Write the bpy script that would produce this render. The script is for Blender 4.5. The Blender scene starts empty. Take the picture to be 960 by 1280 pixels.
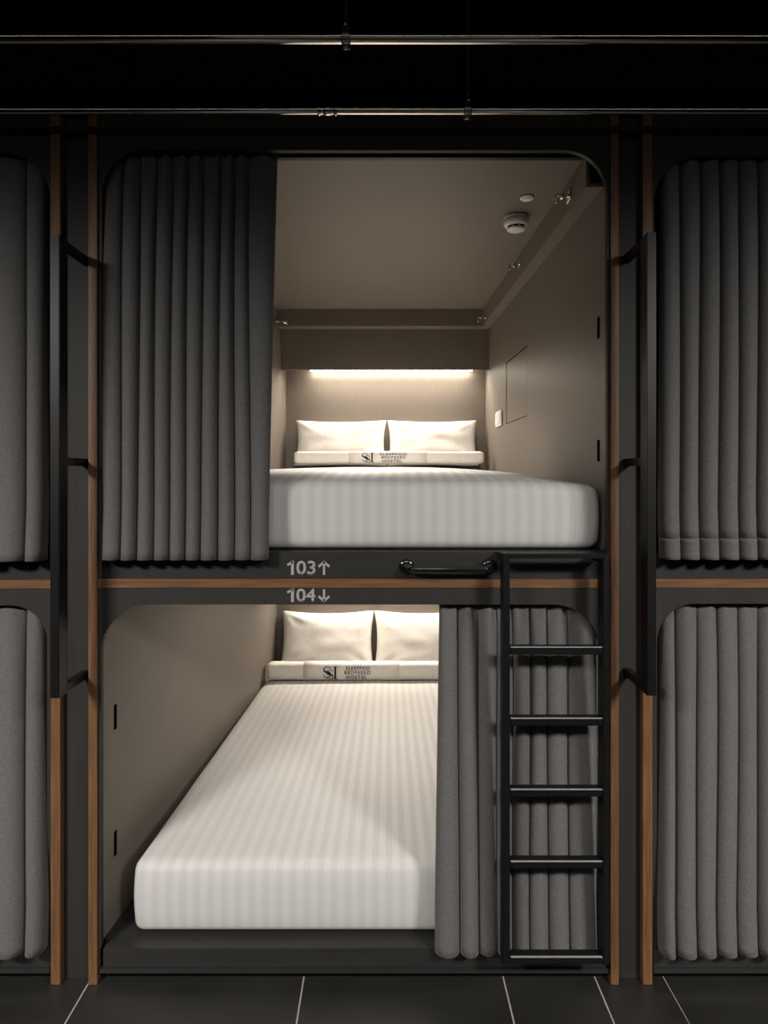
import bpy, bmesh, math, random
from mathutils import Vector, Matrix, noise
random.seed(7)
SC = bpy.context.scene
COL = SC.collection
# ------------------------------------------------------------------ camera frame: metres from photo measurements
F, D, VX, HY = 840.0, 2.0, 480.0, 596.0       # focal length in px, camera to pod front, vanishing point
CZ = (1230 - HY) / 420.0                       # eye height: post feet stand on the floor at the front plane
def S(Y): return F / (D + Y)
def X(px, Y=0.0): return (px - VX) / S(Y)
def Z(py, Y=0.0): return CZ + (HY - py) / S(Y)
PI = math.pi

# ------------------------------------------------------------------ materials
MATS = {}
def mat(name, base, rough=0.5, metal=0.0, spec=0.5, sheen=0.0):
    m = bpy.data.materials.new(name); m.use_nodes = True
    b = m.node_tree.nodes['Principled BSDF']
    b.inputs['Base Color'].default_value = (*base, 1)
    b.inputs['Roughness'].default_value = rough
    b.inputs['Metallic'].default_value = metal
    b.inputs['Specular IOR Level'].default_value = spec
    if sheen: b.inputs['Sheen Weight'].default_value = sheen
    MATS[name] = m
    return m, m.node_tree, b
def noise_mix(nt, b, c1, c2, scale, vec_scale=(1, 1, 1), detail=4, lo=0.35, hi=0.65, bump=0.0, bdist=0.001):
    N, L = nt.nodes, nt.links
    tc = N.new('ShaderNodeTexCoord'); mp = N.new('ShaderNodeMapping'); mp.inputs['Scale'].default_value = vec_scale
    nz = N.new('ShaderNodeTexNoise'); nz.inputs['Scale'].default_value = scale; nz.inputs['Detail'].default_value = detail
    cr = N.new('ShaderNodeValToRGB')
    cr.color_ramp.elements[0].position = lo; cr.color_ramp.elements[0].color = (*c1, 1)
    cr.color_ramp.elements[1].position = hi; cr.color_ramp.elements[1].color = (*c2, 1)
    L.new(tc.outputs['Object'], mp.inputs['Vector']); L.new(mp.outputs['Vector'], nz.inputs['Vector'])
    L.new(nz.outputs['Fac'], cr.inputs['Fac']); L.new(cr.outputs['Color'], b.inputs['Base Color'])
    if bump:
        bp = N.new('ShaderNodeBump'); bp.inputs['Strength'].default_value = bump; bp.inputs['Distance'].default_value = bdist
        L.new(nz.outputs['Fac'], bp.inputs['Height']); L.new(bp.outputs['Normal'], b.inputs['Normal'])
    return tc, nz, cr
def tint(c, k): return tuple(v * k for v in c)

c = (0.168, 0.146, 0.122)
_, nt, b = mat('taupe_laminate', c, 0.5, spec=0.35)
noise_mix(nt, b, tint(c, 0.96), tint(c, 1.03), 9, (14, 14, 1.2), 6, bump=0.03)
c = (0.031, 0.0288, 0.0258)
_, nt, b = mat('charcoal_laminate', c, 0.55, spec=0.2)
noise_mix(nt, b, tint(c, 0.93), tint(c, 1.07), 4, (22, 22, 0.8), 5)
c = (0.0235, 0.0225, 0.0212)
_, nt, b = mat('charcoal_base_board', c, 0.4, spec=0.4)
noise_mix(nt, b, tint(c, 0.9), tint(c, 1.1), 3, (0.7, 6, 9), 5)
c = (0.165, 0.082, 0.038)
_, nt, b = mat('walnut_edge', c, 0.48, spec=0.3)
noise_mix(nt, b, tint(c, 0.62), tint(c, 1.25), 6, (22, 22, 1.1), 7, 0.3, 0.72)
_, nt, b = mat('walnut_edge_level', c, 0.48, spec=0.3)
noise_mix(nt, b, tint(c, 0.62), tint(c, 1.25), 6, (1.1, 22, 22), 7, 0.3, 0.72)
_, nt, b = mat('black_metal', (0.006, 0.0062, 0.0066), 0.4, spec=0.2)
noise_mix(nt, b, (0.005, 0.005, 0.0055), (0.008, 0.008, 0.0085), 220, bump=0.06, bdist=0.0004)
mat('gloss_black_metal', (0.006, 0.006, 0.006), 0.16, spec=0.6)
_, nt, b = mat('black_paint', (0.004, 0.004, 0.004), 0.8, spec=0.15)
noise_mix(nt, b, (0.0034, 0.0034, 0.0034), (0.0048, 0.0048, 0.0048), 9)
mat('slot_black', (0.002, 0.002, 0.002), 1.0, spec=0.0)
_, nt, b = mat('steel_pipe', (0.55, 0.48, 0.42), 0.09, metal=1.0)
noise_mix(nt, b, (0.62, 0.54, 0.47), (0.80, 0.72, 0.64), 3, (0.6, 8, 8), 6)
mat('chrome', (0.72, 0.69, 0.65), 0.16, metal=1.0)
mat('zinc_steel', (0.40, 0.39, 0.38), 0.3, metal=1.0)
mat('white_plastic', (0.80, 0.77, 0.73), 0.45)
mat('grey_plastic', (0.2, 0.19, 0.18), 0.5)
mat('highlight_grey', (0.3, 0.295, 0.285), 0.35)
mat('print_grey', (0.36, 0.35, 0.33), 0.6)
mat('print_black', (0.012, 0.011, 0.011), 0.7)
c = (0.122, 0.118, 0.116)
for nm, k in (('curtain_wool', 1.0),):
    _, nt, b = mat(nm, c, 0.95, spec=0.1, sheen=0.12)
    noise_mix(nt, b, tint(c, 0.72), tint(c, 1.28), 420, (1, 1, 0.6), 3, 0.3, 0.7, bump=0.25, bdist=0.0008)
_, nt, b = mat('white_cotton', (0.74, 0.71, 0.67), 0.85, spec=0.15, sheen=0.1)
noise_mix(nt, b, (0.72, 0.69, 0.65), (0.77, 0.74, 0.70), 40, (1, 1, 1), 6, bump=0.12, bdist=0.002)
# satin stripe bed linen: narrow stripes running along the bed
_, nt, b = mat('satin_stripe_linen', (0.7, 0.68, 0.65), 0.7, spec=0.2, sheen=0.1)
N, L = nt.nodes, nt.links
tc = N.new('ShaderNodeTexCoord'); sx = N.new('ShaderNodeSeparateXYZ')
m1 = N.new('ShaderNodeMath'); m1.operation = 'MULTIPLY'; m1.inputs[1].default_value = 2 * PI / 0.042
m2 = N.new('ShaderNodeMath'); m2.operation = 'SINE'
cr = N.new('ShaderNodeValToRGB')
e = cr.color_ramp.elements
e[0].position = 0.40; e[0].color = (0.55, 0.537, 0.522, 1); e[1].position = 0.60; e[1].color = (0.60, 0.586, 0.570, 1)
mr = N.new('ShaderNodeMapRange'); mr.inputs[1].default_value = -1; mr.inputs[2].default_value = 1
mr2 = N.new('ShaderNodeMapRange'); mr2.inputs[1].default_value = 0.3; mr2.inputs[2].default_value = 0.7
mr2.inputs[3].default_value = 0.78; mr2.inputs[4].default_value = 0.5
L.new(tc.outputs['UV'], sx.inputs[0]); L.new(sx.outputs['X'], m1.inputs[0]); L.new(m1.outputs[0], m2.inputs[0])
L.new(m2.outputs[0], mr.inputs[0]); L.new(mr.outputs[0], cr.inputs['Fac']); L.new(cr.outputs['Color'], b.inputs['Base Color'])
L.new(mr.outputs[0], mr2.inputs[0]); L.new(mr2.outputs[0], b.inputs['Roughness'])
nz = N.new('ShaderNodeTexNoise'); nz.inputs['Scale'].default_value = 14; nz.inputs['Detail'].default_value = 5
bp = N.new('ShaderNodeBump'); bp.inputs['Strength'].default_value = 0.12; bp.inputs['Distance'].default_value = 0.004
L.new(tc.outputs['Object'], nz.inputs['Vector']); L.new(nz.outputs['Fac'], bp.inputs['Height']); L.new(bp.outputs['Normal'], b.inputs['Normal'])
# dark slate floor tile with pale joints at the places the photo shows them
_, nt, b = mat('slate_tile', (0.03, 0.03, 0.03), 0.42, spec=0.4)
c = (0.0215, 0.0202, 0.0186)
tc, nz, cr = noise_mix(nt, b, tint(c, 0.72), tint(c, 1.3), 3.2, (1, 1.6, 1), 9, 0.3, 0.72, bump=0.06, bdist=0.002)
N, L = nt.nodes, nt.links
sx = N.new('ShaderNodeSeparateXYZ'); L.new(tc.outputs['Object'], sx.inputs[0])
def near(src, v, w):
    a = N.new('ShaderNodeMath'); a.operation = 'COMPARE'; a.inputs[1].default_value = v; a.inputs[2].default_value = w
    L.new(src, a.inputs[0]); return a.outputs[0]
joints = [near(sx.outputs['X'], X(px), w) for px, w in ((110, .0022), (378.5, .0022), (631, .0022), (747, .0022), (834, .0011), (-160, .0022), (1090, .0022))]
joints += [near(sx.outputs['Y'], v, .0022) for v in (-0.72, -1.62, -2.52)]
acc = joints[0]
for j in joints[1:]:
    mx = N.new('ShaderNodeMath'); mx.operation = 'MAXIMUM'; L.new(acc, mx.inputs[0]); L.new(j, mx.inputs[1]); acc = mx.outputs[0]
mixc = N.new('ShaderNodeMix'); mixc.data_type = 'RGBA'
L.new(acc, mixc.inputs['Factor']); L.new(cr.outputs['Color'], mixc.inputs['A']); mixc.inputs['B'].default_value = (0.36, 0.34, 0.31, 1)
L.new(mixc.outputs['Result'], b.inputs['Base Color'])
# glowing LED tape
m = bpy.data.materials.new('led_tape'); m.use_nodes = True; nt = m.node_tree
nt.nodes.remove(nt.nodes['Principled BSDF'])
em = nt.nodes.new('ShaderNodeEmission'); em.inputs['Color'].default_value = (1.0, 0.89, 0.76, 1); em.inputs['Strength'].default_value = 40
nt.links.new(em.outputs[0], nt.nodes['Material Output'].inputs[0]); MATS['led_tape'] = m

# ------------------------------------------------------------------ object helpers
def wloc(o):
    v = Vector(o.location)
    while o.parent: o = o.parent; v += Vector(o.location)
    return v
def thing(name, label, cat, loc, group=None):
    o = bpy.data.objects.new(name, None); COL.objects.link(o); o.location = loc
    o.empty_display_size = 0.05
    o['label'] = label; o['category'] = cat
    if group: o['group'] = group
    return o
def tag(o, label, cat, group=None):
    o['label'] = label; o['category'] = cat
    if group: o['group'] = group
    return o
def obj(name, bm, m, parent=None, smooth=False, label=None, recalc=True):
    """link a bmesh built in world coordinates as one object, origin at its middle"""
    if recalc: bmesh.ops.recalc_face_normals(bm, faces=bm.faces)
    me = bpy.data.meshes.new(name)
    cs = [v.co for v in bm.verts]
    ctr = Vector([(min(c[i] for c in cs) + max(c[i] for c in cs)) / 2 for i in range(3)])
    bmesh.ops.translate(bm, verts=bm.verts, vec=-ctr)
    bm.to_mesh(me); bm.free()
    me.materials.append(MATS[m])
    if smooth:
        for p in me.polygons: p.use_smooth = True
    o = bpy.data.objects.new(name, me); COL.objects.link(o)
    if parent:
        o.parent = parent; o.location = ctr - wloc(parent)
    else: o.location = ctr
    if label: o['label'] = label
    return o
def struct(name, bm, m):
    o = obj(name, bm, m); o['kind'] = 'structure'; return o

def box(x0, x1, y0, y1, z0, z1, bev=0.0, seg=2, bm=None):
    """box from its limits, edges bevelled; added to bm when given"""
    t = bmesh.new(); bmesh.ops.create_cube(t, size=1)
    for v in t.verts:
        v.co = Vector(((x0 + x1) / 2 + v.co.x * (x1 - x0), (y0 + y1) / 2 + v.co.y * (y1 - y0), (z0 + z1) / 2 + v.co.z * (z1 - z0)))
    if bev: bmesh.ops.bevel(t, geom=t.edges[:], offset=bev, segments=seg, affect='EDGES')
    if bm is None: return t
    join(bm, t); return bm
def join(bm, t):
    me = bpy.data.meshes.new('tmp'); t.to_mesh(me); t.free(); bm.from_mesh(me); bpy.data.meshes.remove(me)
def hexa(pts, bev=0.0):
    """eight corners: near face (4, counter-clockwise) then far face (4)"""
    t = bmesh.new(); v = [t.verts.new(p) for p in pts]
    for f in ((0, 1, 2, 3), (7, 6, 5, 4), (0, 4, 5, 1), (1, 5, 6, 2), (2, 6, 7, 3), (3, 7, 4, 0)): t.faces.new([v[i] for i in f])
    if bev: bmesh.ops.bevel(t, geom=t.edges[:], offset=bev, segments=2, affect='EDGES')
    return t
def cyl(p0, p1, r, n=20, r2=None, bm=None, bev=0.0):
    p0, p1 = Vector(p0), Vector(p1); d = p1 - p0
    t = bmesh.new()
    bmesh.ops.create_cone(t, cap_ends=True, segments=n, radius1=r, radius2=r if r2 is None else r2, depth=d.length)
    if bev:
        caps = [e for e in t.edges if len(e.link_faces) == 2 and any(len(f.verts) > 4 for f in e.link_faces)]
        bmesh.ops.bevel(t, geom=caps, offset=bev, segments=2, affect='EDGES')
    M = Matrix.Translation((p0 + p1) / 2) @ Vector((0, 0, 1)).rotation_difference(d.normalized()).to_matrix().to_4x4()
    bmesh.ops.transform(t, matrix=M, verts=t.verts)
    if bm is None: return t
    join(bm, t); return bm
def lathe(prof, n=32, axis='Z', at=(0, 0, 0), flip=1):
    """profile [(r, h)] turned about an axis"""
    t = bmesh.new(); rings = []
    for r, h in prof:
        ring = []
        for k in range(n):
            a = 2 * PI * k / n; u, v = r * math.cos(a), r * math.sin(a)
            p = {'Z': (u, v, h), 'Y': (u, h, v), 'X': (h, u, v)}[axis]
            ring.append(t.verts.new(Vector(p) * 1.0 + Vector(at)))
        rings.append(ring)
    for a, b_ in zip(rings, rings[1:]):
        for k in range(n): t.faces.new((a[k], a[(k + 1) % n], b_[(k + 1) % n], b_[k]))
    t.faces.new(rings[0]); t.faces.new(rings[-1][::-1])
    return t
def tube(pts, r, n=14, bm=None):
    """round tube swept along points"""
    t = bmesh.new(); pts = [Vector(p) for p in pts]; rings = []
    up = Vector((0, 0.3, 1)).normalized()
    for i, p in enumerate(pts):
        d = (pts[min(i + 1, len(pts) - 1)] - pts[max(i - 1, 0)]).normalized()
        a = d.cross(up)
        if a.length < 1e-4: a = d.cross(Vector((1, 0, 0)))
        a.normalize(); b_ = d.cross(a).normalized()
        rings.append([t.verts.new(p + a * r * math.cos(2 * PI * k / n) + b_ * r * math.sin(2 * PI * k / n)) for k in range(n)])
    for q, w in zip(rings, rings[1:]):
        for k in range(n): t.faces.new((q[k], q[(k + 1) % n], w[(k + 1) % n], w[k]))
    t.faces.new(rings[0][::-1]); t.faces.new(rings[-1])
    if bm is None: return t
    join(bm, t); return bm
def arch_frame(ox0, ox1, oz0, oz1, ix0, ix1, iz1, r, y0, y1, open_left=True, open_right=True, n=14):
    """front board with a round-cornered opening, open at the bottom"""
    inner, outer = [], []
    def put(i, o): inner.append(i); outer.append(o)
    put((ix0, oz0), (ox0, oz0)); put((ix0, iz1 - r), (ox0, iz1 - r))
    for k in range(1, n + 1):
        a = PI - PI / 2 * k / n
        p = (ix0 + r + r * math.cos(a), iz1 - r + r * math.sin(a))
        q = k / n
        put(p, (ox0, (iz1 - r) + (oz1 - iz1 + r) * min(1, q * 2)) if q < .5 else (ox0 + (ix0 + r - ox0) * (q * 2 - 1), oz1))
    for k in range(0, n + 1):
        a = PI / 2 - PI / 2 * k / n
        p = (ix1 - r + r * math.cos(a), iz1 - r + r * math.sin(a)); q = k / n
        put(p, ((ix1 - r) + (ox1 - ix1 + r) * min(1, q * 2), oz1) if q <= .5 else (ox1, oz1 + (iz1 - r - oz1) * (q * 2 - 1)))
    put((ix1, oz0), (ox1, oz0))
    t = bmesh.new()
    V = [[t.verts.new((p[0], y, p[1])) for p in loop] for y in (y0, y1) for loop in (inner, outer)]
    i0, o0, i1, o1 = V
    for k in range(len(inner) - 1):
        t.faces.new((i0[k], i0[k + 1], o0[k + 1], o0[k])); t.faces.new((i1[k + 1], i1[k], o1[k], o1[k + 1]))
        t.faces.new((i0[k + 1], i0[k], i1[k], i1[k + 1])); t.faces.new((o0[k], o0[k + 1], o1[k + 1], o1[k]))
    for k in (0, -1): t.faces.new((i0[k], o0[k], o1[k], i1[k]))
    return t
def text_bm(s, size, bold=0.0, ext=0.0006, space=1.0):
    """lettering as a mesh lying in the XZ plane, lower left at the origin; returns bmesh and width"""
    cu = bpy.data.curves.new('t', 'FONT'); cu.body = s; cu.size = size; cu.offset = bold; cu.extrude = ext; cu.space_character = space
    ob = bpy.data.objects.new('t', cu); COL.objects.link(ob)
    dg = bpy.context.evaluated_depsgraph_get(); dg.update()
    me = bpy.data.meshes.new_from_object(ob.evaluated_get(dg))
    t = bmesh.new(); t.from_mesh(me)
    bpy.data.objects.remove(ob); bpy.data.curves.remove(cu); bpy.data.meshes.remove(me)
    x0 = min(v.co.x for v in t.verts); y0 = min(v.co.y for v in t.verts)
    for v in t.verts: v.co = Vector((v.co.x - x0, -v.co.z, v.co.y - y0))
    return t, max(v.co.x for v in t.verts), max(v.co.z for v in t.verts)
def place_text(bm, s, x0, x1, z0, z1, y, bold=0.0, space=1.0):
    t, w, h = text_bm(s, 1.0, bold, 0.0, space)
    for v in t.verts: v.co = Vector((x0 + v.co.x / w * (x1 - x0), y, z0 + v.co.z / h * (z1 - z0)))
    r = bmesh.ops.extrude_face_region(t, geom=t.faces[:])
    for v in [g for g in r['geom'] if isinstance(g, bmesh.types.BMVert)]: v.co.y -= 0.0008
    join(bm, t)
def bar2d(bm, p, q, w, y):
    """flat printed stroke from p to q in the XZ plane"""
    p, q = Vector((p[0], 0, p[1])), Vector((q[0], 0, q[1])); d = (q - p).normalized(); nrm = Vector((-d.z, 0, d.x)) * w / 2
    vs = [p + nrm, p - nrm, q - nrm, q + nrm]
    f = [bm.verts.new((v.x, y - 0.0008, v.z)) for v in vs]; bk = [bm.verts.new((v.x, y, v.z)) for v in vs]
    bm.faces.new(f); bm.faces.new(bk[::-1])
    for k in range(4): bm.faces.new((f[k], f[(k + 1) % 4], bk[(k + 1) % 4], bk[k]))

# ------------------------------------------------------------------ setting
struct('floor', box(-6.5, 6.5, -3.3, 2.4, -0.05, 0.0), 'slate_tile')
# object coords of the floor are centred: shift joints by building it symmetric in X (centre X = 0)
CEIL = 3.02
struct('ceiling', box(-6.5, 6.5, -3.3, 2.4, CEIL, CEIL + 0.05), 'black_paint')
struct('wall_back', box(-6.5, 6.5, 0.42, 0.47, 2.62, CEIL), 'black_paint')
struct('wall_front', box(-6.5, 6.5, -3.35, -3.3, 0, CEIL), 'charcoal_base_board')
TOP = Z(143)
struct('trim_1', box(-6.5, 6.5, 0.20, 0.42, Z(112, .2), Z(57, .2)), 'black_paint')
def pier(name, px0, px1):
    struct(name, box(X(px0), X(px1), 0.022, 0.06, 0, TOP, 0.001), 'charcoal_laminate')
pier('wall_left', 76.3, 110.7); pier('wall_right', 773.3, 802.7)

# ------------------------------------------------------------------ timber posts and rails
def post(px0, px1, label):
    bm = box(X(px0), X(px1), -0.004, 0.0225, 0, TOP, 0.0012)
    tag(obj('timber_post', bm, 'walnut_edge'), label, 'post', 'timber posts between the sleeping pods')
post(64, 76, 'brown timber post beside the left pods, partly behind the left black grab rail')
post(111, 122, 'brown timber post along the left side of the open middle pods')
post(763, 773, 'brown timber post along the right side of the open middle pods, beside the ladder')
post(803, 815, 'brown timber post beside the right pods, partly behind the right black grab rail')
def rail(px0, px1, label, y0=724, y1=735):
    bm = box(X(px0), X(px1), 0.0, 0.045, Z(y1), Z(y0), 0.001)
    tag(obj('timber_rail', bm, 'walnut_edge_level'), label, 'rail', 'timber rails between upper and lower pods')
rail(-330, 63.6, 'short brown timber rail under the upper left closed curtain', 725, 736)
rail(122.4, 762.6, 'long brown timber rail between the printed numbers 103 and 104')
rail(815.4, 1260, 'short brown timber rail under the upper right closed curtain', 724, 735)

# ------------------------------------------------------------------ sleeping pods
FY0, FY1 = 0.004, 0.022
BACK = 2.20
LED_Y = 2.165
def lerp(a, b_, t): return a + (b_ - a) * t
def side_wall(xa, xb, z0, z1, out, ya=FY1 + .001, yb=BACK):
    """board along the bed: inner face from xa (front) to xb (back), thickness on the outer side"""
    th = 0.018 * out
    return hexa([(xa, ya, z0), (xa + th, ya, z0), (xa + th, ya, z1), (xa, ya, z1),
                 (xb, yb, z0), (xb + th, yb, z0), (xb + th, yb, z1), (xb, yb, z1)])
def arrow(bm, xc, z0, z1, up, y, w):
    zt, zb = (z1, z0) if up else (z0, z1); s = 1 if up else -1
    bar2d(bm, (xc, zb), (xc, zt - s * 0.004), w, y)
    h = 0.0145
    for k in (-1, 1): bar2d(bm, (xc + k * h * 1.12, zt - s * h * 1.15), (xc - k * 0.0015, zt - s * 0.0008), w, y)

def digits(bm, two, pt, pb, y):
    z0, z1 = Z(pb, y), Z(pt, y); h = z1 - z0; xs_ = X(365.6, y)
    bar2d(bm, (xs_, z0), (xs_, z1), .0082, y)                      # the figure 1: stem and flag
    bar2d(bm, (X(359.2, y), z1 - h * .30), (xs_ + .001, z1 - h * .075), .0066, y)
    place_text(bm, two, X(370.5, y), X(394.5, y), z0, z1, y, 0.02)
UP = dict(xl=-0.858, xl2=X(357.3, BACK), xr=X(758.3, .05), xr2=X(607, BACK))
LO = dict(xl=-0.856, xl2=X(346, BACK), xr=0.688, xr2=X(612, BACK))
BY = .014
UZ0 = Z(690, BY); UZC = CZ + 0.997
LZ0 = Z(1187, 0.0); LZC = 1.155

# --- upper middle pod
up = thing('sleeping_pod', 'upper middle sleeping pod numbered 103 with open round-cornered front, taupe inside', 'sleeping pod', (X(442), 0.04, UZ0))
obj('front_frame', arch_frame(X(122.4), X(762.6), Z(723.8), TOP, X(127), X(759.3), Z(187), 0.128, FY0, FY1), 'charcoal_laminate', up)
obj('side_wall', side_wall(UP['xl'], UP['xl2'], UZ0, UZC, -1), 'taupe_laminate', up)
uw = obj('side_wall', side_wall(UP['xr'], UP['xr2'], UZ0, UZC, 1), 'taupe_laminate', up)
obj('back_wall', box(UP['xl2'] - .05, UP['xr2'] + .05, BACK + .001, BACK + .02, UZ0, UZC), 'taupe_laminate', up)
obj('ceiling_panel', box(-.875, .70, FY1 + .001, BACK, UZC + .0005, UZC + .02), 'taupe_laminate', up)
VY = 2.09
val = obj('light_valance', box(X(352, VY), X(610.5, VY), VY, VY + .02, Z(462, VY), UZC - .001, .001), 'taupe_laminate', up)
obj('led_strip', box(X(388, LED_Y), X(590, LED_Y), LED_Y - .012, LED_Y + .012, Z(462, VY) + .003, Z(462, VY) + .009), 'led_tape', val, label='glowing warm white light strip')
# cable trough: right side and across the back
TZ = CZ + 0.897
txa, txb = X(732.5, .08), X(603.7, 2.0)
wxa, wxb = lerp(UP['xr'], UP['xr2'], .02), lerp(UP['xr'], UP['xr2'], .91)
tr = hexa([(txa, .08, TZ), (wxa, .08, TZ), (wxa, .08, TZ + .012), (txa, .08, TZ + .012), (txb, 2.0, TZ), (wxb, 2.0, TZ), (wxb, 2.0, TZ + .012), (txb, 2.0, TZ + .012)])
join(tr, hexa([(txa, .08, TZ + .012), (txa + .012, .08, TZ + .012), (txa + .012, .08, UZC), (txa, .08, UZC), (txb, 2.0, TZ + .012), (txb + .012, 2.0, TZ + .012), (txb + .012, 2.0, UZC), (txb, 2.0, UZC)]))
obj('cable_trough', tr, 'taupe_laminate', up)
lx = lerp(UP['xl'], UP['xl2'], .91)
tb = box(lx + .002, txb + .05, 2.0, VY - .001, TZ, TZ + .012); box(lx + .002, txb + .001, 2.0, 2.012, TZ + .012, UZC, bm=tb)
obj('cable_trough', tb, 'taupe_laminate', up)
# curtain track behind the lip of the opening
obj('curtain_track', box(X(140, .05), X(745, .05), .068, .090, UZC - .014, UZC - .001, .002), 'black_metal', up)
# bed base: number board and deck
bb = box(X(127.5), X(758.8), BY, BY + .02, Z(723.8), UZ0, .0015)
bbo = obj('bed_base', bb, 'charcoal_base_board', up)
obj('deck_board', box(-.85, .672, BY + .0205, BACK, UZ0 - .03, UZ0), 'charcoal_base_board', up)
nb = bmesh.new(); ny = BY - .0002
digits(nb, '03', 701, 718.5, ny)
arrow(nb, X(405, ny), Z(718.5, ny), Z(701.5, ny), True, ny, 0.0068)
obj('printed_number', nb, 'print_grey', bbo, label='pale grey printed number 103 with an up arrow')
# grab handle
hz = Z(708, BY); hx0, hx1 = X(508, .03), X(611, .03)
hb = tube([(hx0, BY - .001, hz)] + [(hx0 + .022 * (1 - math.cos(a)), -.005 - .045 * math.sin(a), hz) for a in [PI / 2 * k / 8 for k in range(9)]] +
          [(hx1 - .022 * (1 - math.sin(a)), -.005 - .045 * math.cos(a), hz) for a in [PI / 2 * k / 8 for k in range(9)]] + [(hx1, BY - .001, hz)], .0092)
ho = obj('grab_handle', hb, 'gloss_black_metal', up, True)
for hx in (hx0, hx1):
    obj('flange', lathe([(.0105, BY - .009), (.020, BY - .0075), (.0225, BY - .005), (.0225, BY - .0005)], 28, 'Y', (hx, 0, hz)), 'gloss_black_metal', ho, True)
# flush fold-down panel and slots on the right wall
def wx(P, y): return lerp(P['xr'], P['xr2'], (y - .045) / (BACK - .045))
def wl(P, y): return lerp(P['xl'], P['xl2'], (y - .045) / (BACK - .045))
pa, pb, pz0, pz1 = 1.09, 1.545, CZ + .282, CZ + .598
pan = hexa([(wx(UP, pa) - .0008, pa, pz0), (wx(UP, pa), pa, pz0), (wx(UP, pa), pa, pz1), (wx(UP, pa) - .0008, pa, pz1),
            (wx(UP, pb) - .0008, pb, pz0), (wx(UP, pb), pb, pz0), (wx(UP, pb), pb, pz1), (wx(UP, pb) - .0008, pb, pz1)])
po = obj('fold_down_panel', pan, 'taupe_laminate', uw)
g = .005
def seam(y0, y1, z0, z1):
    return hexa([(wx(UP, y0) - .0014, y0, z0), (wx(UP, y0), y0, z0), (wx(UP, y0), y0, z1), (wx(UP, y0) - .0014, y0, z1),
                 (wx(UP, y1) - .0014, y1, z0), (wx(UP, y1), y1, z0), (wx(UP, y1), y1, z1), (wx(UP, y1) - .0014, y1, z1)])
sm = seam(pb, pb + .014, pz0 - g, pz1 + g); join(sm, seam(pa, pb, pz1, pz1 + g)); join(sm, seam(pa, pb, pz0 - g * .5, pz0))
obj('panel_gap', sm, 'slot_black', uw, label='dark gap round the flush panel')
def wall_slot(P, right, y, z0, z1, parent, w=.02):
    f = wx if right else wl; s = -1 if right else 1
    a, b_ = y - w / 2, y + w / 2
    t = bmesh.new()
    for (za, zb, ya, yb, th, inn) in ((z0, z1, a, b_, .0022, 0),):
        xa, xb = f(P, ya), f(P, yb)
        join(t, hexa([(xa + s * th, ya, za), (xa, ya, za), (xa, ya, zb), (xa + s * th, ya, zb), (xb + s * th, yb, za), (xb, yb, za), (xb, yb, zb), (xb + s * th, yb, zb)], .0008))
    obj('wall_slot', t, 'slot_black', parent, label='narrow upright black slot')
ysl = .12
wall_slot(UP, True, ysl, Z(423, ysl), Z(396, ysl), uw); wall_slot(UP, True, ysl, Z(577, ysl), Z(550, ysl), uw)

# --- lower middle pod
lo = thing('sleeping_pod', 'lower middle sleeping pod numbered 104 with taupe walls, half closed by a curtain', 'sleeping pod', (X(442), 0.04, 0))
lf = obj('front_frame', arch_frame(X(122.4), X(762.6), LZ0 + .001, Z(735.2), X(125.5), X(751), Z(756), 0.142, FY0, FY1), 'charcoal_laminate', lo)
lw = obj('side_wall', side_wall(LO['xl'], LO['xl2'], LZ0, LZC, -1), 'taupe_laminate', lo)
obj('side_wall', side_wall(LO['xr'], LO['xr2'], LZ0, LZC, 1), 'taupe_laminate', lo)
obj('back_wall', box(LO['xl2'] - .05, LO['xr2'] + .05, BACK + .001, BACK + .02, LZ0, LZC), 'taupe_laminate', lo)
obj('ceiling_panel', box(-.875, .705, FY1 + .001, BACK, LZC + .0005, LZC + .02), 'taupe_laminate', lo)
LVZ = LZC - 0.20
val = obj('light_valance', box(lerp(LO['xl'], LO['xl2'], .95) + .002, LO['xr2'] + .002, VY, VY + .02, LVZ, LZC - .001, .001), 'taupe_laminate', lo)
obj('led_strip', box(-.50, .50, LED_Y - .012, LED_Y + .012, LVZ + .012, LVZ + .020), 'led_tape', val, label='glowing warm white light strip')
obj('curtain_track', box(X(140, .05), X(745, .05), .068, .090, LZC - .014, LZC - .001, .002), 'black_metal', lo)
pl = box(X(128), X(757), 0.004, .045, Z(1211), LZ0, .002)
box(X(124.5), X(760), -.004, .045, Z(1216), Z(1211), .0012, bm=pl)
pl2 = obj('bed_base', pl, 'charcoal_base_board', lo)
obj('deck_board', box(-.85, .688, .0455, BACK, LZ0 - .03, LZ0), 'charcoal_base_board', lo)
obj('toe_kick', box(X(126), X(760), .03, .044, 0, Z(1216.3), 0), 'black_paint', lo)
nb = bmesh.new(); ny = FY0 - .0002
digits(nb, '04', 735.6, 752.4, ny)
arrow(nb, X(405, ny), Z(752.2, ny), Z(736.6, ny), False, ny, 0.0068)
obj('printed_number', nb, 'print_grey', lf, label='pale grey printed number 104 with a down arrow')
ysl = .12
wall_slot(LO, False, ysl, Z(912, ysl), Z(880, ysl), lw); wall_slot(LO, False, ysl, Z(1070, ysl), Z(1038, ysl), lw)

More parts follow.
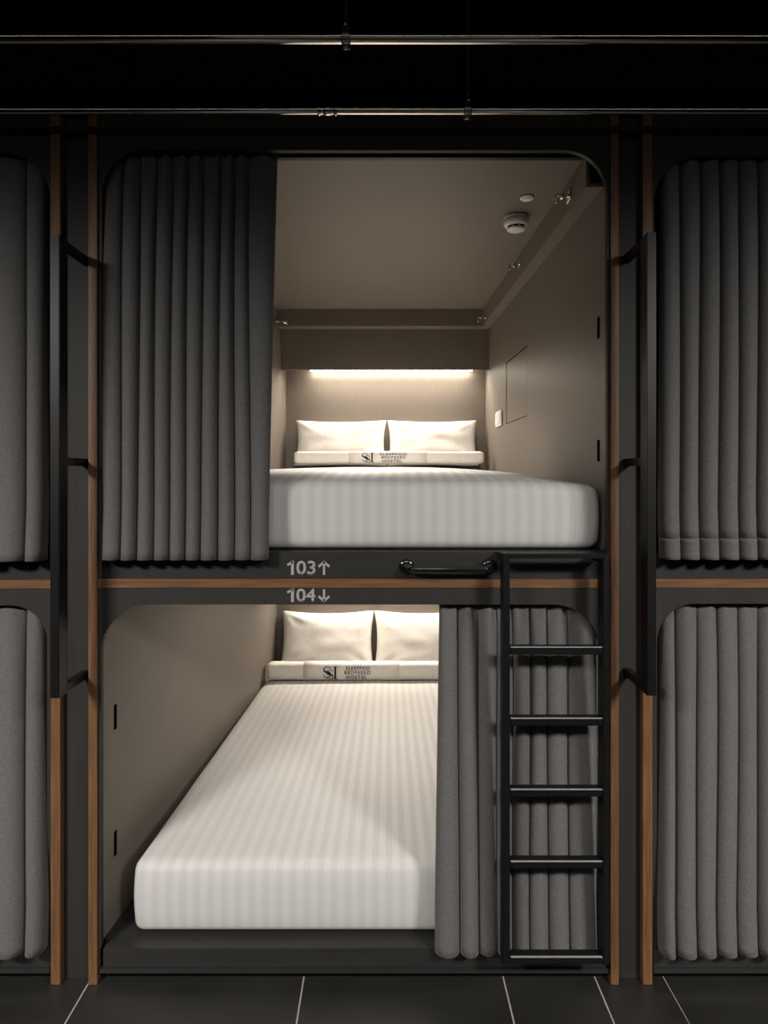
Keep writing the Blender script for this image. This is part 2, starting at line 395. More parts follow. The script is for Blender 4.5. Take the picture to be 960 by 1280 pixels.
# --- neighbouring pods (closed by curtains)
def side_pod(px0, px1, upper, ix0, ix1, iz, r, label, rail_y, lip):
    base = UZ0 if upper else 0
    p = thing('sleeping_pod', label, 'sleeping pod', (X((px0 + px1) / 2), .04, base))
    if upper:
        obj('front_frame', arch_frame(X(px0), X(px1), Z(rail_y - .2), TOP, X(ix0), X(ix1), Z(iz), r, FY0, FY1), 'charcoal_laminate', p)
        obj('bed_base', box(X(ix0 + .6), X(ix1 - .6), BY, BY + .015, Z(rail_y - .2), Z(692, BY), .0015), 'charcoal_base_board', p)
        obj('back_wall', box(X(px0), X(px1), .30, .318, Z(692, BY), UZC), 'taupe_laminate', p)
        obj('ceiling_panel', box(X(px0), X(px1), FY1 + .001, .30, UZC, UZC + .02), 'taupe_laminate', p)
        obj('curtain_track', box(X(ix0, .05), X(ix1, .05), .068, .090, UZC - .014, UZC - .001, .002), 'black_metal', p)
    else:
        obj('front_frame', arch_frame(X(px0), X(px1), LZ0 + .001, Z(rail_y + 11.2), X(ix0), X(ix1), Z(iz), r, FY0, FY1), 'charcoal_laminate', p)
        b_ = box(X(px0 + 1), X(px1 - 1), 0.004, .045, Z(1211), LZ0, .002)
        box(X(px0 + 1), X(px1 - 1), -.004, .045, Z(1216), Z(1211), .0012, bm=b_)
        obj('bed_base', b_, 'charcoal_base_board', p)
        obj('deck_board', box(X(px0 + 1), X(px1 - 1), .0455, .30, LZ0 - .03, LZ0), 'charcoal_base_board', p)
        obj('toe_kick', box(X(px0 + 2), X(px1 - 2), .03, .044, 0, Z(1216.3), 0), 'black_paint', p)
        obj('back_wall', box(X(px0), X(px1), .3005, .318, LZ0, LZC), 'taupe_laminate', p)
        obj('curtain_track', box(X(ix0, .05), X(ix1, .05), .068, .090, LZC - .014, LZC - .001, .002), 'black_metal', p)
side_pod(-330, 63.6, True, -300, 61.5, 190, .135, 'upper left sleeping pod at the photo edge, closed by its grey curtain', 725, 0)
side_pod(-330, 63.6, False, -300, 58, 757, .11, 'lower left sleeping pod at the photo edge, closed by its grey curtain', 725, 0)
side_pod(815.4, 1260, True, 818.5, 1230, 194, .138, 'upper right sleeping pod at the photo edge, closed by its grey curtain', 724, 0)
side_pod(815.4, 1260, False, 822, 1230, 755, .115, 'lower right sleeping pod at the photo edge, closed by its grey curtain', 724, 0)

# ------------------------------------------------------------------ curtains
def curtain_bm(bot, top, py_top, py_bot, y_top, y_bot, depth, seed, v0=0.0, v1=1.0, nz=40, gather=1.0, grow=0.0):
    """pleated cloth: one round lobe between each pair of the boundaries bot/top (photo columns)"""
    rnd = random.Random(seed)
    n = len(bot) - 1; per = 16
    zt, zb = Z(py_top, y_top), Z(py_bot, y_bot)
    dep = [depth * rnd.uniform(.85, 1.15) for _ in range(n)]
    skew = [rnd.uniform(-.12, .12) for _ in range(n)]
    ph = [rnd.uniform(0, 6.28) for _ in range(n + 1)]
    t = bmesh.new(); rows = []
    for i in range(nz + 1):
        v = v0 + (v1 - v0) * i / nz                      # 0 top .. 1 bottom
        yc = lerp(y_top, y_bot, v ** .8); z = lerp(zt, zb, v)
        row = []
        gq = math.exp(-v * 16) * gather                   # gathered heading
        bx = []
        for k in range(n + 1):
            bxk = lerp(X(top[k], y_top), X(bot[k], y_bot), min(1, v * 1.15) ** .9)
            if 0 < k < n: bxk += .0022 * math.sin(ph[k] + v * 5.0) * (1 - v * .4)
            bx.append(bxk)
        for k in range(n):
            a, b_ = bx[k], bx[k + 1]; w = b_ - a; c_ = (a + b_) / 2
            dp = dep[k] * (1 - .3 * math.exp(-v * 5)) * (1 - .35 * gq)
            for j in range(per):
                f = j / (per - 1); phi = lerp(-128, 128, f) * PI / 180
                x = c_ + (w * .5 - .0016) * math.sin(phi) + skew[k] * w * .25 * math.cos(phi)
                y = yc - dp * math.cos(phi)
                y += gq * .010 * math.sin(f * PI * 5 + ph[k])
                x += gq * .003 * math.sin(f * PI * 7 + ph[k])
                y += grow * -.0012
                zz = z
                row.append(t.verts.new((x, y, zz)))
        rows.append(row)
    for a, b_ in zip(rows, rows[1:]):
        for k in range(len(a) - 1): t.faces.new((a[k], a[k + 1], b_[k + 1], b_[k]))
    return t
def curtain(label, bot, top, py_top, py_bot, y_top, y_bot, depth, seed, hem=None, gather=1.0):
    base = (X((bot[0] + bot[-1]) / 2), y_bot, Z(py_bot, y_bot))
    def solid(o):
        md = o.modifiers.new('thickness', 'SOLIDIFY'); md.thickness = .002; md.offset = 0
        return o
    if hem:
        r = thing('privacy_curtain', label, 'curtain', base, 'grey pleated pod curtains')
        vh = (hem - py_top) / (py_bot - py_top)
        solid(obj('curtain_panel', curtain_bm(bot, top, py_top, py_bot, y_top, y_bot, depth, seed, 0, vh, 40, gather), 'curtain_wool', r, True, recalc=False))
        solid(obj('hem', curtain_bm(bot, top, py_top, py_bot, y_top, y_bot, depth, seed, vh - .002, 1, 6, gather, 1), 'curtain_wool', r, True, label='stitched bottom hem', recalc=False))
    else:
        tag(solid(obj('privacy_curtain', curtain_bm(bot, top, py_top, py_bot, y_top, y_bot, depth, seed, 0, 1, 48, gather), 'curtain_wool', None, True, recalc=False)), label, 'curtain', 'grey pleated pod curtains')
curtain('grey pleated curtain drawn aside over the left of the open upper pod 103',
        [128, 152, 173, 193, 213, 232, 252, 273, 293, 313, 336], [129, 156, 178, 198, 218, 237, 256, 277, 294, 311, 348], 189, 699, .058, -.024, .033, 1)
curtain('grey pleated curtain hanging behind the black ladder in lower pod 104',
        [543.5, 574, 598, 621, 641, 662, 685, 711, 746], [549, 572, 597, 620, 640, 661, 683, 708, 745], 750, 1188, .060, -.010, .030, 2)
curtain('closed grey curtain of the upper left pod, cut by the photo edge',
        [-300, -262, -226, -188, -150, -112, -76, -40, -4, 34, 57.5], [-300, -262, -226, -188, -150, -112, -76, -40, -4, 36, 60.5], 189, 700, .066, -.028, .044, 3, gather=.4)
curtain('closed grey curtain of the lower left pod, cut by the photo edge',
        [-300, -262, -226, -188, -150, -112, -76, -40, -4, 34, 57.5], [-300, -262, -226, -188, -150, -112, -76, -40, -4, 35, 59], 752, 1186, .064, -.018, .042, 4, gather=.4)
rb = [824.5, 848.5, 872.5, 896.5, 920.5, 944.5, 968.5, 993, 1017, 1041, 1066, 1090, 1114, 1138, 1162, 1186, 1210, 1229]
rb2 = [824, 842, 868.5, 894.5, 920, 945, 970, 995, 1019, 1042, 1066, 1090, 1114, 1138, 1162, 1186, 1210, 1229]
curtain('closed grey curtain of the upper right pod with a stitched hem', rb, rb, 193, 698, .060, -.026, .037, 5, hem=674, gather=.2)
curtain('closed grey curtain of the lower right pod, hanging to the floor platform', rb2, rb2, 750, 1188, .060, -.016, .037, 6, gather=.5)

# ------------------------------------------------------------------ beds
def mattress_bm(xl0, xr0, xl1, xr1, y0, y1, z0, h, r, crown, rise=0.0, front_dip=0.0, side_pow=2.2, seed=0):
    """soft block: rounded box, its sides run from xl0/xr0 at the foot to xl1/xr1 at the head"""
    nx, ny, nz = 46, 60, 12
    t = bmesh.new(); W = 1.0
    W0 = xr0 - xl0; Lh = y1 - y0
    def coords(n, ln, rr):
        a = [0, .25, .5, .75]; e_ = [rr * (1 - math.cos(q * PI / 2)) for q in a]
        mid = [rr + (ln - 2 * rr) * k / (n - 8) for k in range(n - 7)]
        return e_ + mid + [ln - q for q in reversed(e_)]
    gx, gy, gz = coords(nx, W0, r), coords(ny, Lh, r), coords(nz, h, r * .8)
    def shape(x, y, z):
        p = Vector((x, y, z)); rr = r; rz = r * .8
        q = Vector((min(max(x, rr), W0 - rr), min(max(y, rr), Lh - rr), min(max(z, rz), h - rz)))
        d = p - q; dd = Vector((d.x / rr, d.y / rr, d.z / rz))
        if dd.length > 1e-6:
            m_ = max(abs(dd.x), abs(dd.y), abs(dd.z)); dd = dd.normalized() * m_
            p = q + Vector((dd.x * rr, dd.y * rr, dd.z * rz))
        u = (p.x / W0) * 2 - 1; v = p.y / Lh; w = p.z / h
        cz = crown * (1 - abs(u) ** side_pow) * min(1, (v / .22)) ** .6 * (1 if v < .95 else 1)
        zz = p.z + w * (cz + rise * v)
        zz += w * .0025 * noise.noise(Vector((p.x * 5, p.y * 4, seed)))
        bulge = .006 * math.sin(PI * min(1, max(0, w)))
        xx = lerp(xl0, xl1, v) + (lerp(xr0, xr1, v) - lerp(xl0, xl1, v)) * (u + 1) / 2 + bulge * u ** 3
        yy = y0 + p.y - (bulge if v < .05 else 0)
        return (xx, yy, z0 + zz)
    idx = {}; uvs = {}
    def V(i, j, k):
        key = (i, j, k)
        if key not in idx:
            idx[key] = t.verts.new(shape(gx[i], gy[j], gz[k])); uvs[idx[key]] = (gx[i], gy[j] + gz[k])
        return idx[key]
    NX, NY, NZ = len(gx) - 1, len(gy) - 1, len(gz) - 1
    for i in range(NX):
        for j in range(NY):
            t.faces.new((V(i, j, NZ), V(i + 1, j, NZ), V(i + 1, j + 1, NZ), V(i, j + 1, NZ)))
            t.faces.new((V(i, j + 1, 0), V(i + 1, j + 1, 0), V(i + 1, j, 0), V(i, j, 0)))
        for k in range(NZ):
            t.faces.new((V(i, 0, k), V(i + 1, 0, k), V(i + 1, 0, k + 1), V(i, 0, k + 1)))
            t.faces.new((V(i, NY, k + 1), V(i + 1, NY, k + 1), V(i + 1, NY, k), V(i, NY, k)))
    for j in range(NY):
        for k in range(NZ):
            t.faces.new((V(0, j, k + 1), V(0, j + 1, k + 1), V(0, j + 1, k), V(0, j, k))[::-1])
            t.faces.new((V(NX, j, k), V(NX, j + 1, k), V(NX, j + 1, k + 1), V(NX, j, k + 1)))
    ul = t.loops.layers.uv.new('UVMap')
    for f in t.faces:
        for lp in f.loops: lp[ul].uv = uvs[lp.vert]
    return t
# lower bed
my = .066
lz = LZ0 + .001; lh = Z(1072, my + .03) - lz
tag(obj('mattress', mattress_bm(X(166, my), X(742, my), X(335, 1.89) - .012, .60, my, 2.18, lz, lh, .035, .012, 0.0, side_pow=4, seed=1), 'satin_stripe_linen', None, True),
    'white striped mattress on the floor-level platform of pod 104', 'mattress', 'white striped mattresses')
# upper bed
uz = UZ0 + .001; ut = Z(604, my) - uz
tag(obj('mattress', mattress_bm(-.80, X(750, my), -.585, .612, my, 2.18, uz, ut - .004, .04, .050, .035, side_pow=3.4, seed=2), 'satin_stripe_linen', None, True),
    'white striped mattress seen from its end in upper pod 103', 'mattress', 'white striped mattresses')

def pillow(label, xc, yb, zb, W, H, T, lean, seed, rot=0.0):
    """plump cushion with pinched corners, leaning back against the wall"""
    rnd = random.Random(seed); n = 40
    t = bmesh.new(); front, back = {}, {}
    def pt(i, j, s):
        u = -1 + 2 * i / n; v = -1 + 2 * j / n
        x = W / 2 * u * (1 - .055 * (1 - v * v) ** 1.2); z = H / 2 * v * (1 - (.10 if v > 0 else .04) * (1 - u * u) ** 1.3)
        th = T / 2 * (max(0, (1 - u ** 4) * (1 - v ** 4))) ** .55
        edge = min(1, 4 * min(1 - abs(u), 1 - abs(v)))
        th += edge * .006 * noise.noise(Vector((u * 2.2 + seed * 3, v * 2.2, s * .5)))
        # pull creases running in from the corners
        for cu, cv in ((-1, 1), (1, 1), (1, -1), (-1, -1)):
            du, dv = u - cu, v - cv; rr = math.hypot(du, dv); an = math.atan2(dv * -cv, du * -cu)
            th += .0045 * math.sin(an * 9 + seed) * math.exp(-((rr - .42) / .26) ** 2) * edge
        sag = .008 * (1 - v)                               # heavier towards the bottom
        y = -s * th - (sag if s > 0 else 0)
        return Vector((x, y, z + H / 2))
    R = Matrix.Rotation(rot, 4, 'Z') @ Matrix.Rotation(-lean, 4, 'X')
    for s, dct in ((1, front), (-1, back)):
        for i in range(n + 1):
            for j in range(n + 1):
                rim = i in (0, n) or j in (0, n)
                if s == -1 and rim: dct[i, j] = front[i, j]; continue
                dct[i, j] = t.verts.new(R @ pt(i, j, s) + Vector((xc, yb, zb)))
    for i in range(n):
        for j in range(n):
            t.faces.new((front[i, j], front[i + 1, j], front[i + 1, j + 1], front[i, j + 1]))
            t.faces.new((back[i, j + 1], back[i + 1, j + 1], back[i + 1, j], back[i, j]))
    return tag(obj('pillow', t, 'white_cotton', None, True), label, 'pillow', 'white pillows leaning at the bed heads')
def top_z(base, P): return base
py_ = 2.083
LT = lz + lh + .010
def pil(px0, px1, pyt, zb, lab, seed, yb=py_):
    s = S(yb); W = (px1 - px0) / s; H = Z(pyt, yb + .06) - zb
    pillow(lab, X((px0 + px1) / 2, yb), yb, zb, W, H / math.cos(.3), .12, .30, seed)
LB = LZ0 + lh + .0145
pil(350, 467, 765, LB, 'left white pillow behind the rolled blanket in lower pod 104', 3)
pil(468, 585, 765, LB, 'right white pillow in lower pod 104, half hidden by the curtain', 4)
UB = Z(580, 2.0) - .013
pil(368, 483, 525, UB, 'left white pillow under the light in upper pod 103', 5)
pil(484.5, 598, 525, UB, 'right white pillow under the light in upper pod 103', 6)

def stroke(bm, pts, widths, y):
    """printed brush stroke with changing width"""
    P = [Vector((p[0], 0, p[1])) for p in pts]; Lf, Rt = [], []
    for i, p in enumerate(P):
        d = (P[min(i + 1, len(P) - 1)] - P[max(i - 1, 0)]).normalized(); nn = Vector((-d.z, 0, d.x)) * widths[i] / 2
        Lf.append(p + nn); Rt.append(p - nn)
    a = [bm.verts.new((q.x, y, q.z)) for q in Lf]; c_ = [bm.verts.new((q.x, y, q.z)) for q in Rt]
    for i in range(len(P) - 1): bm.faces.new((a[i], c_[i], c_[i + 1], a[i + 1]))
def serif_S(bm, x0, x1, z0, z1, y, thick):
    w, h = x1 - x0, z1 - z0; pts, wd = [], []
    for k in range(41):
        q = k / 40
        if q < .5:
            a = lerp(35, 270, q * 2) * PI / 180; cx, cz = .5, .74
        else:
            a = lerp(90, -145, (q - .5) * 2) * PI / 180; cx, cz = .5, .26
        rx, rz = .42, .24
        pts.append((x0 + w * (cx + rx * math.cos(a)), z0 + h * (cz + rz * math.sin(a))))
        wd.append(thick * (.35 + .75 * math.exp(-((q - .5) / .2) ** 2)))
    stroke(bm, pts, wd, y)
    bar2d(bm, (x0 + w * .88, z0 + h * .72), (x0 + w * .88, z0 + h * .98), thick * .28, y)
    bar2d(bm, (x0 + w * .12, z0 + h * .28), (x0 + w * .12, z0 + h * .02), thick * .28, y)
def roll_bm(xa, xb, yc, zc, hh, dd, n=28, steps=60, seed=0, extra=0.0, wob=.0016):
    t = bmesh.new(); rings = []
    for i in range(steps + 1):
        f = i / steps; x = lerp(xa, xb, f)
        endr = 1.0
        e_ = min(f, 1 - f) * (xb - xa)
        if e_ < .012 and not extra: endr = .82 + .18 * math.sqrt(max(0, 1 - (1 - e_ / .012) ** 2))
        ring = []
        for k in range(n):
            a = 2 * PI * k / n
            cx, sz = math.cos(a), math.sin(a)
            p_ = 2 / 3.4
            yy = math.copysign(abs(cx) ** p_, cx) * (dd / 2 + extra) * endr; zz = math.copysign(abs(sz) ** p_, sz) * (hh / 2 + extra) * endr
            wv = wob * noise.noise(Vector((x * 7, a * 1.5, seed)))
            ring.append(t.verts.new((x, yc + yy + wv, zc + zz + (wv if sz > 0 else 0))))
        rings.append(ring)
    for a, b_ in zip(rings, rings[1:]):
        for k in range(n): t.faces.new((a[k], a[(k + 1) % n], b_[(k + 1) % n], b_[k]))
    t.faces.new(rings[0][::-1]); t.faces.new(rings[-1])
    return t
def blanket(label, px0, px1, pt, pb, yf, band, logo, lines, seed, zbase):
    """rolled white runner lying across the bed with its printed paper band"""
    hh = (pb - pt) / S(yf); dd = .088; yc = yf + dd / 2; zc = zbase + hh / 2
    xa, xb = X(px0, yf), X(px1, yf)
    r = thing('rolled_blanket', label, 'blanket', ((xa + xb) / 2, yc, zbase), 'rolled white blankets on the beds')
    obj('roll', roll_bm(xa, xb, yc, zc, hh, dd, seed=seed), 'white_cotton', r, True)
    bd = obj('wrap_band', roll_bm(X(band[0], yf), X(band[1], yf), yc, zc, hh, dd, steps=6, seed=seed, extra=.0022, wob=0), 'white_cotton', r, True)
    y = yf - .0034
    def lx(p): return X(p, yf)
    q = bmesh.new(); x0, x1 = lx(logo[0]), lx(logo[1]); z0, z1 = zc - hh * .36, zc + hh * .36; w = x1 - x0; h = z1 - z0
    serif_S(q, x0, x0 + w * .56, z0 + h * .10, z1, y, h * .15)
    serif_S(q, x0 + w * .22, x0 + w * .72, z0, z0 + h * .72, y, h * .13)
    xi = x0 + w * .84
    bar2d(q, (xi, z0), (xi, z1), h * .16, y); bar2d(q, (xi - w * .16, z1 - h * .02), (xi + w * .16, z1 - h * .02), h * .05, y); bar2d(q, (xi - w * .16, z0 + h * .02), (xi + w * .16, z0 + h * .02), h * .05, y)
    obj('printed_monogram', q, 'print_black', bd, label='black printed monogram', recalc=False)
    q = bmesh.new()
    for (s, a, b_, f0, f1) in lines: place_text(q, s, lx(a), lx(b_), z0 + h * f0, z0 + h * f1, y + .0006, .012, 1.25)
    obj('printed_lettering', q, 'print_black', bd, label='three lines of black printed lettering', recalc=False)
blanket('rolled white blanket with black printed monogram on the bed of lower pod 104', 333.5, 573, 829, 850.5, 1.86, (413 - 34, 499), (404, 422),
        [('SLEEPPOD', 432.5, 462, .74, 1.0), ('BEDFEEED', 430.5, 463, .38, .66), ('HOSTEL', 433, 458.5, .0, .28)], 1, LB)
blanket('rolled white blanket with black printed monogram on the bed of upper pod 103', 367.5, 605, 564, 580, 1.90, (436, 534), (452, 467.5),
        [('SLEEPPOD', 475, 508.5, .74, 1.0), ('BEDFEEED', 477, 507, .38, .66), ('HOSTEL', 478, 502, .0, .28)], 2, Z(580, 1.9))

# ------------------------------------------------------------------ ladder
LY = -.10
def lxp(p): return X(p, LY)
lad = thing('bunk_ladder', 'black metal bunk ladder hanging in front of the lower pod curtain', 'ladder', (lxp(695), -.07, Z(1208, LY)))
zt, zb = Z(692, LY), Z(1206.5, LY)
for a, b_ in ((629, 637.5), (754, 762)):
    obj('stile', box(lxp(a), lxp(b_), LY, LY + .050, zb, zt, .0015), 'black_metal', lad)
obj('top_bar', box(lxp(637.5), lxp(754), LY + .0005, LY + .035, zt - .014, zt, .0015), 'black_metal', lad)
for py in (809, 898, 987, 1077, 1196.5):
    rg = obj('rung', box(lxp(637.5), lxp(754), LY + .0005, LY + .034, Z(py + 9.5, LY), Z(py, LY), .0026), 'black_metal', lad)
    obj('edge_highlight', box(lxp(638.5), lxp(753), LY - .0012, LY + .004, Z(py + .5, LY), Z(py - .6, LY), .0002), 'highlight_grey', rg, label='thin painted highlight along the rung edge')  # pale strip paints in the light caught by the rung's front edge
for px in (633, 758):
    obj('mounting_bracket', box(lxp(px) - .008, lxp(px) + .008, LY + .050, BY - .0005, zt - .03, zt - .004, .001), 'black_metal', lad)

# ------------------------------------------------------------------ long grab rails
def grab(px0, px1, py0, py1, label):
    y0 = -.17; s0 = S(y0)
    x0, x1 = X(px0, y0), X(px1, y0); z1, z0 = Z(py0, y0), Z(py1, y0)
    t = thing('grab_rail', label, 'grab rail', ((x0 + x1) / 2, y0, z0), 'long black grab rails beside the pods')
    obj('rail_bar', box(x0, x1, y0, y0 + .05, z0, z1, .0015), 'black_metal', t)
    for zc in (z0 + .012, Z(578, .0), z1 - .012):
        obj('standoff', box((x0 + x1) / 2 - .010, (x0 + x1) / 2 + .010, y0 + .05, .0215, zc - .011, zc + .011, .001), 'black_metal', t)
grab(62.5, 74, 293, 873, 'long black upright grab rail in front of the left timber post')
grab(809, 820.5, 290, 870, 'long black upright grab rail in front of the right timber post')

# ------------------------------------------------------------------ pipes under the ceiling
def pipe(label, py, Y, r, clamp_px, coupling, small):
    z = Z(py, Y)
    t = thing('sprinkler_pipe', label, 'pipe', (0, Y, z), 'steel pipes along the ceiling')
    obj('pipe', lathe([(r, -6.4), (r, 6.4)], 64, 'X', (0, Y, z)), 'steel_pipe', t, True)
    xc = X(clamp_px, Y)
    cl = lathe([(r + .0004, -.011), (r + .004, -.011), (r + .005, -.008), (r + .005, .008), (r + .004, .011), (r + .0004, .011)], 28, 'X', (xc, Y, z))
    box(xc - .011, xc + .011, Y - .004, Y + .004, z + r + .003, z + r + .016, .001, bm=cl)
    box(xc - .011, xc + .011, Y - .004, Y + .004, z - r - .014, z - r - .003, .001, bm=cl)
    co = obj('pipe_clamp', cl, 'zinc_steel', t, True)
    for p in co.data.polygons: p.use_smooth = len(p.vertices) == 4 and abs(p.normal.x) < .5
    obj('hanger_rod', cyl((xc, Y, z + r + .014), (xc, Y, CEIL), .005, 12), 'zinc_steel', co)
    bt = cyl((xc, Y - .016, z + r + .012), (xc, Y + .012, z + r + .012), .0075, 6); cyl((xc, Y - .020, z + r + .012), (xc, Y - .0155, z + r + .012), .004, 12, bm=bt)
    obj('bolt', bt, 'chrome', co)
    if coupling:
        x0, x1 = X(coupling[0], Y), X(coupling[1], Y)
        m_ = (x0 + x1) / 2
        obj('coupling', lathe([(r + .0003, x0 - m_), (r + .004, x0 - m_ + .001), (r + .0048, x0 - m_ + .005), (r + .0012, x0 - m_ + .008), (r + .0012, -.010), (r + .0030, -.008), (r + .0030, .008), (r + .0012, .010),
                               (r + .0012, x1 - m_ - .008), (r + .0048, x1 - m_ - .005), (r + .004, x1 - m_ - .001), (r + .0003, x1 - m_)], 28, 'X', (m_, Y, z)), 'steel_pipe', t, True)
pipe('thicker steel pipe, uppermost under the black ceiling, with one hanger clamp', 47.5, -.30, 7.6 / S(-.3), 432.5, None, False)
pipe('thinner steel pipe crossing just above the pod fronts, with a ribbed coupling', 138, -.10, 5.2 / S(-.1), 584.5, (397.5, 421.5), True)

# ------------------------------------------------------------------ things on the upper pod's ceiling and walls
def on_ceiling(px, py):
    s = (HY - py) / (UZC - CZ); Y = F / s - D
    return (px - VX) / s, Y, s
# smoke detector
sx_, sy_, s = on_ceiling(645, 271)
R_ = 15.5 / s
sd = thing('smoke_detector', 'round white smoke detector on the ceiling of upper pod 103', 'smoke detector', (sx_, sy_, UZC))
obj('mounting_plate', lathe([(R_ * .9, 0), (R_ * .97, -.003), (R_ * .97, -.012)], 36, 'Z', (sx_, sy_, UZC)), 'white_plastic', sd, True)
obj('housing', lathe([(R_ * .95, -.012), (R_, -.016), (R_, -.027), (R_ * .92, -.035), (R_ * .80, -.038)], 40, 'Z', (sx_, sy_, UZC)), 'white_plastic', sd, True)
obj('vent_ring', lathe([(R_ * .62, -.034), (R_ * .68, -.045)], 36, 'Z', (sx_, sy_, UZC)), 'slot_black', sd, True, label='dark ring of air slots')
obj('sensor_cap', lathe([(R_ * .72, -.0452), (R_ * .75, -.047), (R_ * .70, -.052), (R_ * .30, -.055), (.001, -.0555)], 36, 'Z', (sx_, sy_, UZC)), 'white_plastic', sd, True)
rb_ = bmesh.new()
for k in range(8):
    a = 2 * PI * k / 8 + .2
    q = box(R_ * .60, R_ * .72, -.003, .003, -.046, -.0375); bmesh.ops.transform(q, matrix=Matrix.Translation((sx_, sy_, UZC)) @ Matrix.Rotation(a, 4, 'Z'), verts=q.verts); join(rb_, q)
obj('rib', rb_, 'white_plastic', sd)
# small ceiling disc
dx_, dy_, s = on_ceiling(658.5, 246.5)
R2 = 8.8 / s
ds = thing('ceiling_cap', 'small flat white round disc on the ceiling near the smoke detector', 'ceiling disc', (dx_, dy_, UZC))
obj('rim', lathe([(R2, 0), (R2, -.003), (R2 * .93, -.006), (R2 * .80, -.0065)], 36, 'Z', (dx_, dy_, UZC)), 'white_plastic', ds, True)
obj('lens', lathe([(R2 * .78, -.0055), (R2 * .74, -.0085), (R2 * .3, -.0095), (.001, -.0097)], 36, 'Z', (dx_, dy_, UZC)), 'white_plastic', ds, True)
# chrome clip lamps along the cable trough
def clip(px, py, Y, side, label):
    """little chrome swivel bracket: base plate, stem, jaw, thumb screw"""
    x, z = X(px, Y), Z(py, Y); s_ = side
    t = thing('chrome_clip', label, 'clip', (x, Y, z), 'small chrome clips under the pod ceiling')
    obj('base_plate', box(x + s_ * .020 - .002, x + s_ * .020 + .002, Y - .022, Y + .022, z - .016, z + .018, .0015), 'chrome', t)
    obj('stem', cyl((x - s_ * .016, Y, z + .004), (x + s_ * .018, Y, z + .004), .006, 14), 'chrome', t, False)
    jw = tube([(x - s_ * .016 + .010 * math.cos(a), Y - .004, z - .008 + .014 * math.sin(a)) for a in [PI * 1.55 * k / 12 - .3 for k in range(13)]], .0042, 10)
    obj('jaw', jw, 'chrome', t, True)
    obj('thumb_screw', lathe([(.003, -.02), (.008, -.018), (.008, -.008), (.003, -.006)], 14, 'Y', (x - s_ * .004, Y - .004, z - .006)), 'chrome', t)
def trough_face(y): return lerp(txa, txb, (y - .08) / 1.92)
for py, px, lab in ((246, 704, 'chrome clip on the cable trough, nearest the pod opening'), (331, 644, 'chrome clip halfway along the cable trough'), (398, 603, 'chrome clip at the far corner of the cable trough')):
    # on the trough face near the ceiling: find the depth where this column lies on the face
    Y = .1
    for k in range(400):
        if X(px, Y) + .022 >= trough_face(Y): break
        Y += .005
    Y = min(Y, 1.965)
    clip(VX + (trough_face(Y) - .0225) * S(Y), py, Y, 1, lab)
# bar-shaped chrome clip at the left
Yl = 1.955; xw = wl(UP, Yl); zl = Z(403, Yl)
t = thing('chrome_clip', 'chrome bar clip on the left wall beside the drawn curtain', 'clip', (xw, Yl, zl), 'small chrome clips under the pod ceiling')
obj('base_plate', box(xw + .003, xw + .005, Yl - .02, Yl + .02, zl - .016, zl + .022, .0015), 'chrome', t)
obj('stem', tube([(xw + .005, Yl, zl + .01), (xw + .022, Yl, zl + .008), (xw + .045, Yl - .004, zl + .004), (xw + .068, Yl - .01, zl - .004)], .010, 14), 'chrome', t, True)
obj('thumb_screw', lathe([(.004, 0), (.011, .003), (.011, .012), (.004, .014)], 14, 'X', (xw + .066, Yl - .012, zl - .006)), 'chrome', t)
# wall switch
Ys = 1.745; xs = wx(UP, Ys); zs = Z(523.5, Ys)
sw = thing('light_switch', 'white double light switch on the right wall beside the flush panel', 'light switch', (xs, Ys, zs))
obj('switch_plate', box(xs - .010, xs - .0025, Ys - .085, Ys + .085, zs - .043, zs + .043, .003), 'white_plastic', sw)
for k in (-1, 1):
    obj('rocker', box(xs - .0135, xs - .0095, Ys + k * .036 - .032, Ys + k * .036 + .032, zs - .029, zs + .029, .0015), 'white_plastic', sw)

# ------------------------------------------------------------------ light
w = bpy.data.worlds.new('world'); SC.world = w; w.use_nodes = True
w.node_tree.nodes['Background'].inputs['Color'].default_value = (0.9, 0.93, 1.0, 1)
w.node_tree.nodes['Background'].inputs['Strength'].default_value = 0.0
def spot(x, y, z, tx, ty, tz, power, ang, blend, size=.06, col=(1, .95, .88)):
    l = bpy.data.lights.new('added_bed_spot', 'SPOT'); l.energy = power; l.spot_size = math.radians(ang); l.spot_blend = blend; l.shadow_soft_size = size; l.color = col
    o = bpy.data.objects.new('added_bed_spot', l); COL.objects.link(o); o.location = (x, y, z)
    o.rotation_euler = (Vector((tx, ty, tz)) - Vector((x, y, z))).to_track_quat('-Z', 'Y').to_euler()
def linear(x, y, z, tx, ty, tz, sx, sy, power, spread, col=(1, .96, .91)):
    l = bpy.data.lights.new('unseen_corridor_light', 'AREA'); l.shape = 'RECTANGLE'; l.size = sx; l.size_y = sy; l.energy = power
    l.spread = math.radians(spread); l.color = col
    o = bpy.data.objects.new('unseen_corridor_light', l); COL.objects.link(o); o.location = (x, y, z)
    o.rotation_euler = (Vector((tx, ty, tz)) - Vector((x, y, z))).to_track_quat('-Z', 'Y').to_euler()
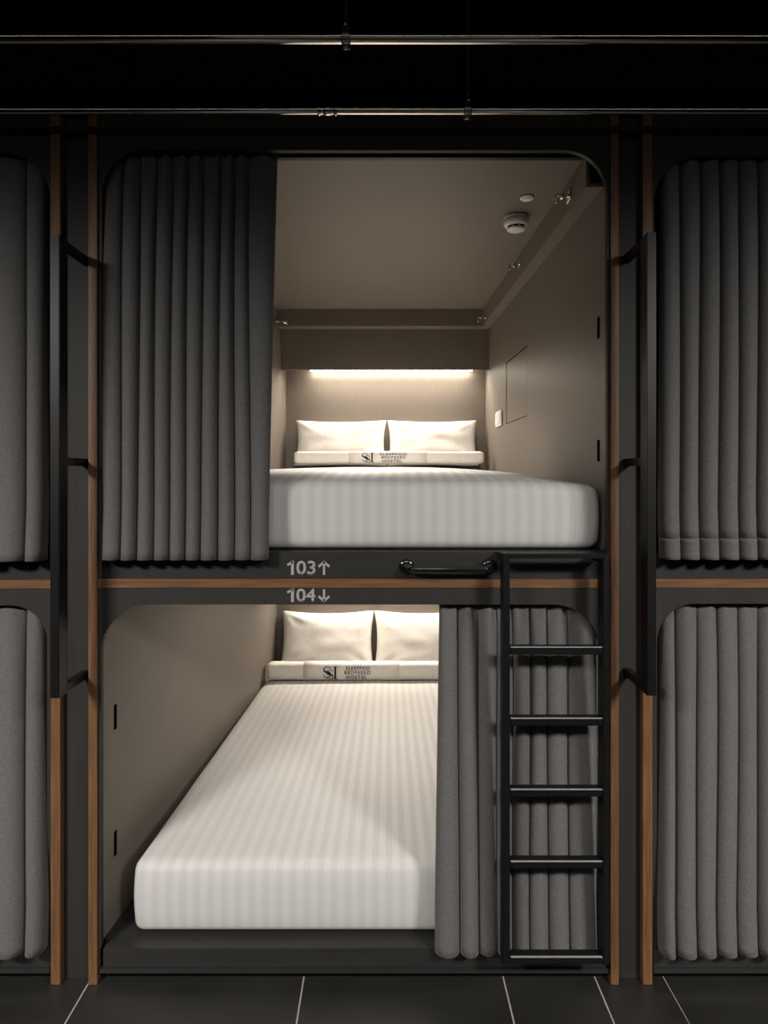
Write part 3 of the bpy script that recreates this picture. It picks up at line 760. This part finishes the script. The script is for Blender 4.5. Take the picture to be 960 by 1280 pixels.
for xx, pw, sz in ((-2.05, 20, .6), (0, 3.2, .9), (2.05, 20, .6)):
    linear(xx, -2.75, 2.60, xx * .55, 0, .20, sz, .30, pw, 72)
linear(0, -3.2, 2.75, 0, 0, 1.6, 12.0, .07, 7.5, 170)  # unseen strip added so the pipes reflect a bright streak
linear(0, -.75, 2.99, 0, -.75, 0, 12.0, .09, 7.5, 90)  # second unseen strip, added overhead for the pipes' upper highlight
def led(x, y, z, sx, power):
    l = bpy.data.lights.new('led_light', 'AREA'); l.shape = 'RECTANGLE'; l.size = sx; l.size_y = .016; l.energy = power; l.color = (1, .89, .76)
    o = bpy.data.objects.new('led_light', l); COL.objects.link(o); o.location = (x, y, z)
    o.rotation_euler = Vector((0, -.95, -1)).to_track_quat('-Z', 'Y').to_euler()
led(X(489, LED_Y), 2.125, Z(462, VY) + .012, .98, 13)
led(0, 2.125, LVZ + .012, 1.0, 8.5)
spot(-.05, .13, UZC - .03, -.05, 1.0, UZ0 + .25, 135, 84, .9, .08, (1, .89, .77))  # unseen spot added to bounce off the upper bed and brighten its ceiling
# unseen fill added at the lower pod ceiling to light its bed more evenly
l = bpy.data.lights.new('pod_ceiling_fill', 'AREA'); l.shape = 'RECTANGLE'; l.size = .9; l.size_y = 1.0; l.energy = 6.4; l.color = (1, .9, .79)
o = bpy.data.objects.new('pod_ceiling_fill', l); COL.objects.link(o); o.location = (0, .95, LZC - .006)
linear(0, -3.2, 1.1, 0, 0, 1.0, 3.0, 1.4, .55, 160)  # weak unseen fill added to lift the dark pod fronts

# ------------------------------------------------------------------ camera and view
cam = bpy.data.cameras.new('camera'); co = bpy.data.objects.new('camera', cam); COL.objects.link(co)
co.location = (0, -D, CZ); co.rotation_euler = (PI / 2, 0, 0)
cam.sensor_fit = 'HORIZONTAL'; cam.sensor_width = 36; cam.lens = 36 * F / 960
cam.shift_x = (480 - VX) / 960; cam.shift_y = -(640 - HY) / 960
cam.clip_start = .05
SC.camera = co
SC.view_settings.view_transform = 'Standard'; SC.view_settings.look = 'None'
SC.view_settings.gamma = 1; SC.view_settings.use_curve_mapping = False
SC.view_settings.exposure = 0.0
